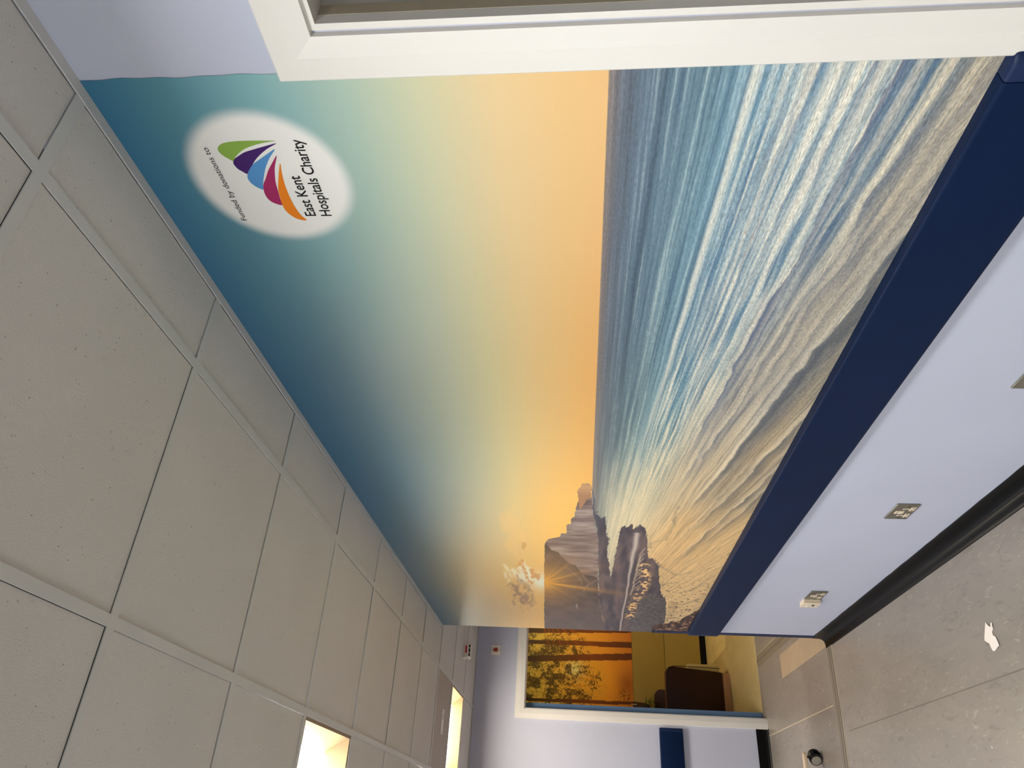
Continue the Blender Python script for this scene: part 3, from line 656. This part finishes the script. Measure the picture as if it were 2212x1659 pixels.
def lettering(text, y_left, z_base, cap, width, m, parent, shear=0., bold=0.):
    cu = bpy.data.curves.new('lettering', 'FONT'); cu.body = text; cu.size = 1; cu.shear = shear; cu.offset = bold; cu.resolution_u = 6
    tmp = bpy.data.objects.new('tmp', cu); COL.objects.link(tmp); bpy.context.view_layer.update()
    me = bpy.data.meshes.new_from_object(tmp.evaluated_get(bpy.context.evaluated_depsgraph_get()))
    bpy.data.objects.remove(tmp); bpy.data.curves.remove(cu)
    v = np.empty(len(me.vertices)*3); me.vertices.foreach_get('co', v); v = v.reshape(-1, 3)
    sx = width/(v[:, 0].max()-v[:, 0].min()); sy = cap/.729
    out = np.stack([np.full(len(v), -.0018), y_left-(v[:, 0]-v[:, 0].min())*sx, z_base+v[:, 1]*sy], -1)
    me.vertices.foreach_set('co', out.ravel()); me.update(); me.name = 'lettering'; me.materials.clear(); me.materials.append(m)
    o = link('lettering', me, parent); o['label'] = 'black lettering reading '+text; return o
lettering('Funded by donations to', 1.149, 2.298, .0132, .203, M['ink'], wm)
lettering('East Kent', 1.139, 2.137, .0245, .115, M['ink'], wm, bold=.012)
lettering('Hospitals Charity', 1.140, 2.1025, .0245, .208, M['ink'], wm, bold=.012)

# forest mural of the far room
def paint_forest(y, z):        # here y is the world x, seen on the far wall
    x = y; h = (z-.91)/1.4
    c = ramp(h, [(0, (184, 108, 26)), (.25, (218, 146, 38)), (.5, (226, 168, 54)), (.75, (218, 186, 70)), (1, (210, 190, 84))])
    glow = np.exp(-(np.hypot((x-.45)*1.2, (z-1.45))/.34)**2); c = lerp(c, srgb((242, 170, 44))*np.ones_like(c), glow*.6)
    c = lerp(c, srgb((120, 56, 6))*np.ones_like(c), np.exp(-(np.hypot((x-.42)/.13, (z-.98)/.10))**2)*.6)
    bright = np.exp(-(np.hypot((x-.56)/.10, (z-1.62)/.10))**2); c = lerp(c, srgb((252, 236, 160))*np.ones_like(c), bright*.7)
    for x0, x1, w0, w1, k in ((.432, .47, .020, .014, .55), (.385, .36, .018, .018, .35)):
        xc = x0+(x1-x0)*(1-h); m_ = sm(w0, w0*.6, np.abs(x-xc)); c = lerp(c, srgb((118, 70, 16))*np.ones_like(c), m_*k*sm(.2, .7, h))
    dens = sm(.22, .60, h-.35*np.abs(x-.42)+.10)*sm(1.3, .25, np.abs(x-.38))
    lf = fbm(x*110+6*fbm(x*14, z*14, 231, 2), z*80, 201, 4); big = fbm(x*17, z*13, 205, 4)
    leaf = sm(.60, .66, lf*.62+big*.38+.17*dens-.02)*sm(.06, .3, dens)
    c = lerp(c, lerp(srgb((150, 110, 24))*np.ones_like(c), srgb((58, 44, 6))*np.ones_like(c), sm(.40, .56, big)), leaf*.9)
    c = lerp(c, srgb((84, 64, 10))*np.ones_like(c), sm(.50, .64, big)*sm(.5, .95, dens)*.5)
    for xb, xt, wb, wt in ((.87, .867, .035, .024), (.732, .657, .041, .034), (.195, .19, .018, .02), (1.22, 1.12, .20, .15), (-.3, -.32, .06, .05), (-.75, -.7, .04, .03), (1.62, 1.66, .06, .06), (2.0, 2.05, .05, .05)):
        xc = xb+(xt-xb)*h+.006*(fbm(z*5, x*0+xb*9, 211, 2)-.5); wd = wb+(wt-wb)*h
        m_ = sm(wd+.003, wd-.003, np.abs(x-xc))
        tc_ = ramp(np.clip(h, 0, 1), [(0, (84, 44, 10)), (.35, (122, 64, 12)), (.7, (88, 56, 12)), (1, (44, 30, 6))])
        c = np.where((m_ > .5)[..., None], tc_, c)
    for k in range(6):
        t0 = -2.2-.13*k; th = np.arctan2(z-2.1, x-1.35); c = lerp(c, srgb((206, 106, 18))*np.ones_like(c), np.exp(-((th-t0)/.03)**2)*.28*sm(.75, 1.0, x))
    bush = np.exp(-(np.hypot((x-.27)/.07, (z-1.0)/.07))**2)*sm(.5, .62, fbm(x*70, z*50, 221, 3)); c = lerp(c, srgb((96, 54, 8))*np.ones_like(c), np.clip(bush*1.2, 0, .8))
    return np.clip(c*1.3, 0, .95), x*1., z*1., np.full(x.shape, .2)
me = painted_sheet('forest_mural', 0, np.linspace(-1.3, 2.4, 520), np.linspace(.91, 2.45, 300), paint_forest, print_mat('printed_forest', 60, 60, .8))
fm = link('forest_mural', me, label='golden forest mural with dark tree trunks on the far room wall', category='mural')
fm.matrix_world = Matrix(((0, 1, 0, 0), (-1, 0, 0, FB-.0012), (0, 0, 1, 0), (0, 0, 0, 1)))
# ------------------------------------------------------------------ crash rails and corner guard
def rail_profile(p, zb, zt):      # depth from the wall, height
    return [(0, zb), (p*.55, zb), (p*.92, zb+.004), (p, zb+.012), (p, zt-.0075), (p-.0012, zt-.0038), (p-.0036, zt-.0016), (p*.55, zt-.0006), (0, zt)]
RP = rail_profile(.031, .679, .8715)
r = thing('crash_rail', (0, .78, .68), 'long navy blue crash rail along the wall below the seascape mural', 'wall rail')
def cp(prof, y, k=1., o=(0, .78, .68)):
    cz = .776
    return [(-d*k-o[0], y-o[1], (cz+(z-cz)*(1 if k > .8 else .92+.1*k))-o[2]) for d, z in prof]
MB().loft([cp(RP, y) for y in (.834, 2.2, 3.6, 4.862)]).build('cover', M['navy'], r)
cap = MB().loft([cp(RP, .779, .25), cp(RP, .7815, .62), cp(RP, .789, .90), cp(RP, .802, 1.0), cp(RP, .832, 1.0)]).build('end_cap', M['navy_cap'], r, smooth=True, label='darker rounded end cap')
MB().loft([cp(RP, 4.864), cp(RP, 4.90, .95), cp(RP, 4.93, .7), cp(RP, 4.949, .25)]).build('end_cap', M['navy_cap'], r, smooth=True)
r2 = thing('crash_rail', (-.365, YF, .70), 'short navy blue crash rail on the far lilac wall left of the far doorway', 'wall rail')
RQ = rail_profile(.031, .699, .8925)
def cq(x, k=1.): return [(x+.365, -d*k, .796+(z-.796)*(1 if k > .8 else .95)-.70) for d, z in RQ]
MB().loft([cq(LEFT+.02), cq(-1.4), cq(-.395)]).build('cover', M['navy'], r2, smooth=True)
MB().loft([cq(-.394), cq(-.376), cq(-.368, .9), cq(-.365, .45)]).build('end_cap', M['navy_cap'], r2, smooth=True)
g = thing('corner_guard', (0, END, .075), 'thin dark blue corner guard on the end of the mural wall', 'corner guard')
MB().prism([(.003, -.052, 0), (-.003, -.050, 0), (-.0045, -.004, 0), (-.0035, .0035, 0), (.05, .0045, 0), (.052, .001, 0), (.003, .0006, 0), (0, -.001, 0)], (0, 0, 1.01)).build('guard', M['navy_cap'], g)
MB().prism([(-.0012, -.054, 0), (-.0056, -.050, 0), (-.0065, -.003, 0), (-.0045, .0052, 0), (.052, .006, 0), (.054, .0005, 0), (0, .0004, 0)], (0, 0, .006)).build('cap', M['navy'], g, loc=(0, 0, 1.008))

# ------------------------------------------------------------------ sockets on the mural wall
def socket(y0, z0, label, group='steel double sockets on the long wall'):
    """double outlet with a charging module; local y runs along the wall, z up, the wall is x = 0"""
    W_, H_, T_ = .149, .086, .0062
    t = thing('double_socket', (0, y0+W_/2, z0+H_/2), label, 'socket', group)
    MB().box(-T_, 0, -W_/2, W_/2, -H_/2, H_/2).build('face_plate', M['steel'], t, bevel=.0028, seg=3, smooth=True)
    fx = -T_
    def ins(name, y, z, w_, h_, d=.0016, m='insert'):
        return MB().box(fx-d, fx+.0005, y-w_/2, y+w_/2, z-h_/2, z+h_/2).build(name, M[m], t, bevel=.0006, seg=1)
    us = ins('charging_module', 0, .0115, .026, .031, .0022)
    for s in (-1, 1): MB().box(fx-.0027, fx-.0022, s*.006-.0022, s*.006+.0022, .018, .0225).build('port', M['dark'], us)
    MB().box(fx-.0028, fx-.0022, -.010, .010, .0145, .0155).build('ridge', M['white_plastic'], us)
    for s in (-1, 1):
        e = ins('earth_shutter', s*.033, -.003, .0095, .0235, .0012)
        MB().box(fx-.0016, fx-.0012, s*.033-.0028, s*.033+.0028, -.009, .003).build('slot', M['hub'], e)
        q = ins('pin_shutter', s*.033, -.0265, .036, .0175, .0012)
        for k in (-1, 1): MB().box(fx-.0016, fx-.0012, s*.033+k*.010-.0027, s*.033+k*.010+.0027, -.029, -.024).build('pin_hole', M['dark'], q)
        mb = MB(); cyl(mb, (fx-.0008, s*.0585, -.006), .0034, 'x', .001, 12); mb.build('screw', M['dark'], t)
    return t
socket(2.715, .2745, 'steel double socket on the lilac wall, middle one below the crash rail')
socket(3.915, .2755, 'steel double socket with a cream data outlet attached, farthest along the wall')
socket(1.706, .279, 'steel double socket nearest the camera, cut by the picture edge')
t = thing('data_outlet', (0, 4.112, .3185), 'cream data outlet box fixed beside the farthest steel socket', 'data outlet')
MB().box(-.018, 0, -.043, .043, -.043, .043).build('back_box', M['insert'], t, bevel=.002)
MB().box(-.025, -.0182, -.0445, .0445, -.0445, .0445).build('face_plate', M['insert'], t, bevel=.0018)
j = MB().box(-.032, -.0252, -.014, .014, -.004, .022).build('jack_module', M['white_plastic'], t, bevel=.001, seg=1)
MB().box(-.0326, -.0322, -.009, .009, .001, .015).build('shutter', M['beige'], j)
MB().box(-.0262, -.0252, -.012, .012, -.019, -.006).build('opening', M['dark'], t)

# switch by the far doorway
t = thing('isolator_switch', (.2085, YF, 2.3035), 'square cream switch with a brick red rocker high on the far wall', 'switch')
MB().box(-.0435, .0435, -.011, 0, -.0435, .0435).build('face_plate', M['white_plastic'], t, bevel=.003)
MB().prism([(-.016, -.011, -.018), (-.016, -.022, -.018), (-.016, -.013, .018), (-.016, -.011, .018)], (.032, 0, 0)).build('rocker', M['rocker'], t)
MB().box(-.012, .012, -.0135, -.0112, .0185, .027).build('neon_lens', M['hub'], t)
for z in (-.034, .034):
    mb = MB(); cyl(mb, (0, -.0122, z), .0035, 'y', .0012, 12); mb.build('screw', M['dark'], t)

# detector under the ceiling near the far wall
t = thing('ceiling_detector', (.034, 6.02, CEIL), 'small white ceiling sensor with a red strip and black lenses', 'detector')
MB().box(-.058, .060, -.07, .06, -.004, .004).build('base_plate', M['white_plastic'], t, bevel=.001, seg=1)
b = MB().prism([(-.052, -.050, -.0045), (-.052, -.055, -.040), (-.052, -.030, -.056), (-.052, .04, -.056), (-.052, .045, -.0045)], (.104, 0, 0)).build('body', M['white_plastic'], t, bevel=.006, seg=3, smooth=True)
MB().box(-.020, .034, -.0575, -.0515, -.030, -.017).build('red_strip', M['red'], t, loc=(0, .0005, 0))
for x, w_ in ((-.03, .011), (.002, .014), (.034, .010)):
    MB().prism([(x-w_, -.0505, -.0425), (x+w_, -.0505, -.0425), (x+w_, -.037, -.0515), (x-w_, -.037, -.0515)], (0, -.004, -.003)).build('lens', M['dark'], t)

t = thing('ceiling_bracket', (-.557, 5.297, CEIL), 'narrow white slotted plate screwed to the plain ceiling panel', 'ceiling plate')
MB().box(-.075, .075, -.032, .032, -.0035, .0024).build('plate', M['vent'], t, bevel=.001, seg=1)
MB().box(.012, .046, -.006, .006, -.0042, -.0036).build('slot', M['dark'], t)
for x in (-.062, .060):
    mb = MB(); cyl(mb, (x, 0, -.0045), .0045, 'z', .0008, 12); mb.build('screw', M['dark'], t)

# ------------------------------------------------------------------ torn paper on the floor
PP = [(-0.358, 3.017), (-0.377, 3.035), (-0.407, 3.058), (-0.417, 3.062), (-0.426, 3.049), (-0.435, 3.033), (-0.443, 3.033), (-0.46, 3.026), (-0.466, 3.016), (-0.465, 3.005), (-0.458, 2.984), (-0.455, 2.965), (-0.436, 2.971), (-0.42, 2.976), (-0.414, 2.991), (-0.404, 2.994), (-0.397, 2.989), (-0.394, 2.979), (-0.386, 2.977), (-0.381, 2.98), (-0.372, 2.973), (-0.368, 2.98), (-0.372, 2.987), (-0.381, 2.992), (-0.38, 2.998), (-0.37, 3.01)]
pc = (-.415, 3.01)
def curl(x, y): return .0012+.9*max(0, (x-pc[0])-.012)**2+1.1*max(0, -(x-pc[0])-.030)**2+.25*max(0, -(y-pc[1])-.012)**2*8
mb = MB(); n = len(PP)
low = [(x-pc[0], y-pc[1], curl(x, y)) for x, y in PP]
# fan triangulation by ears keeps the curl
bm = bmesh.new(); vs = [bm.verts.new(p) for p in low]; bm.faces.new(vs); bmesh.ops.triangulate(bm, faces=bm.faces)
bmesh.ops.subdivide_edges(bm, edges=bm.edges, cuts=2, use_grid_fill=True)
for v in bm.verts: v.co.z = curl(v.co.x+pc[0], v.co.y+pc[1])
bmesh.ops.recalc_face_normals(bm, faces=bm.faces)
bmesh.ops.solidify(bm, geom=bm.faces, thickness=.0003)
me = bpy.data.meshes.new('paper_scrap'); bm.to_mesh(me); bm.free(); me.materials.append(M['paper'])
link('paper_scrap', me, loc=(pc[0], pc[1], .0006), label='torn scrap of white paper lying on the grey floor', category='paper')

# ------------------------------------------------------------------ over-bed table at the edge of the picture: foot and twin-wheel castors
t = thing('overbed_table', (-.66, 5.43, 0), 'beige wheeled table foot with a black castor, cut by the picture edge', 'table')
t.rotation_euler = (0, 0, math.radians(-4))
def castor(first=None):
    if first is None:
        body = MB(); cyl(body, (0, 0, .060), .0085, 'z', .036, 12); body.box(-.016, .016, -.012, .012, .034, .074)
        hood = []
        for yy in (-.014, .014):
            hood.append([(.041*math.cos(a), yy, .038+.041*math.sin(a)) for a in [math.pi*(.12+.76*k/10) for k in range(11)]]+[(.034*math.cos(a), yy, .038+.034*math.sin(a)) for a in [math.pi*(.88-.76*k/10) for k in range(11)]])
        body.loft(hood)
        b = body.build('castor', M['rubber'], t)
        for s in (-1, 1):
            ring = lambda yy, r_: [(px, s*yy, pz) for px, _, pz in circle((0, 0, .038), r_, 'y', 32)]
            o = MB().loft([ring(*q) for q in ((.016, .031), (.017, .036), (.020, .038), (.031, .038), (.034, .036), (.0345, .0315), (.033, .0315))]).build('wheel', M['rubber'], b, smooth=True)
            MB().loft([ring(*q) for q in ((.0325, .031), (.0345, .031), (.0355, .029), (.034, .012), (.0338, .003))]).build('hub', M['hub'], b, smooth=True)
        return b
    b = first.copy(); COL.objects.link(b)
    for ch in list(first.children):
        c = ch.copy(); COL.objects.link(c); c.parent = b
    return b
c1 = castor(); c1.parent = t; c1.location = (.012, .012, 0); c1.rotation_euler = (0, 0, math.radians(-38))
c2 = castor(c1); c2.parent = t; c2.location = (-.62, 0, 0)
foot = [(.036, 0), (.034, .008), (.026, .015), (.01, .019), (-.64, .021), (-.66, .012), (-.664, 0), (-.66, -.012), (-.64, -.021), (.01, -.019), (.026, -.015), (.034, -.008)]
MB().prism([(x, y, .094) for x, y in foot], (0, 0, .022)).build('foot', M['beige'], t, bevel=.004)
MB().box(-.58, -.50, -.03, .03, .112, .80).build('column', M['beige'], t, bevel=.006)
MB().box(-1.10, -.30, -.20, .20, .80, .825).build('top', M['wood'], t, bevel=.008)

# ------------------------------------------------------------------ far room furniture
p = thing('wall_pad', (.55, FB, .073), 'mustard padded wall panel in two bands below the forest mural', 'wall panel')
def pad(z0, z1):
    n = 12; pr = [(0, z0)]
    for i in range(n+1):
        s = i/n; pr.append((.008+.022*math.sin(math.pi*(.06+.88*s))**.5, z0+.002+(z1-z0-.004)*s))
    pr.append((0, z1))
    MB().loft([[(x, -d, z-.073) for d, z in pr] for x in (-2.0, 0, 2.0)]).build('pad', M['pad'], p, smooth=True)
pad(.075, .508); pad(.510, .906)

def armchair(loc, rz, label):
    """low upholstered tub chair, its back turned to the camera; local +y is the front"""
    t = thing('armchair', loc, label, 'armchair', 'dark brown armchairs'); t.rotation_euler = (0, 0, rz)
    def slab(name, w0, w1, z0, z1, y0, y1, r_, m, par=t, lean=0.):
        pts = [(-w0/2, z0), (w0/2, z0)]
        for cx, a0 in ((1, 0), (-1, 90)):
            for k in range(7):
                a = math.radians(a0+15*k); pts.append((cx*(w1/2-r_)+r_*math.cos(a), z1-r_+r_*math.sin(a)))
        return MB().prism([(x, y0-lean*(z-z0), z) for x, z in pts], (0, y1-y0, 0)).build(name, m, par, bevel=.010, seg=2, smooth=True)
    bk = slab('backrest', .62, .70, .078, .665, 0, .11, .075, M['leather'], lean=.05)
    pts = []
    for s in (0, 1):
        pass
    tube = [(-.345, .10), (-.352, .40), (-.350, .58), (-.332, .632), (-.28, .658), (0, .664), (.28, .658), (.332, .632), (.350, .58), (.352, .40), (.345, .10)]
    mb = MB(); mb.loft([[(x+.004*math.cos(a)*(1 if abs(x) > .3 else .2), -.006-.05*(z-.078)+.004*math.sin(a), z+.004*math.cos(a)*(1 if z > .6 else 0)) for a in [k*math.pi/3 for k in range(6)]] for x, z in tube])
    mb.build('piping', M['pot'], bk)
    for s in (-1, 1):
        mb = MB(); prof = [(.06, .09), (.50, .09), (.55, .13), (.575, .22), (.57, .32), (.54, .38), (.46, .415), (.06, .43)]
        mb.prism([(s*.27, y, z) for y, z in prof], (s*.13, 0, 0)); mb.build('arm', M['cream_leather'], t, bevel=.03, seg=3, smooth=True)
    MB().box(-.262, .262, .10, .57, .09, .36).build('seat', M['leather'], t, bevel=.03, seg=3, smooth=True)
    MB().box(-.30, .31, .02, .56, 0, .075).build('plinth', M['wood'], t, bevel=.004)
    return t
armchair((.035, 8.225, 0), 0, 'dark brown armchair with its back to the far doorway, on a beech plinth')
armchair((-.005, 9.525, 0), math.radians(180), 'dark brown armchair against the mustard wall, mostly hidden by the blue door')

t = thing('wall_planter', (.115, FB-.036, .725), 'dark planter with a green trailing plant on the mustard wall, beside the blue door edge', 'planter')
MB().loft([circle((0, -.085, 0), .055, 'z', 16), circle((0, -.085, .05), .075, 'z', 16), circle((0, -.085, .19), .088, 'z', 16), circle((0, -.085, .19), .078, 'z', 16), circle((0, -.085, .16), .074, 'z', 16)]).build('pot', M['pot'], t, smooth=True)
MB().loft([[(.045+.004*math.cos(b_), -.16+.004*math.sin(b_), z) for b_ in [k*math.pi/3 for k in range(6)]] for z in (.16, .20, .225)]).build('tag', M['white_plastic'], t)
for k in range(22):
    a = random.uniform(-1.6, .5); r_ = random.uniform(.05, .11); z = random.uniform(-.05, .05)
    c = Vector((r_*math.cos(a), -.085+r_*math.sin(a)*.8, z)); d = Vector((math.cos(a), math.sin(a), random.uniform(-.4, .8))).normalized()*.055
    s_ = d.cross(Vector((0, 0, 1))).normalized()*.014; up = Vector((0, 0, .006))
    MB().add([c, c+d*.45+s_+up, c+d, c+d*.45-s_+up, c+d*.45-up*.2], [(0, 1, 4), (1, 2, 4), (2, 3, 4), (3, 0, 4)]).build('leaf', M['leaf'], t)
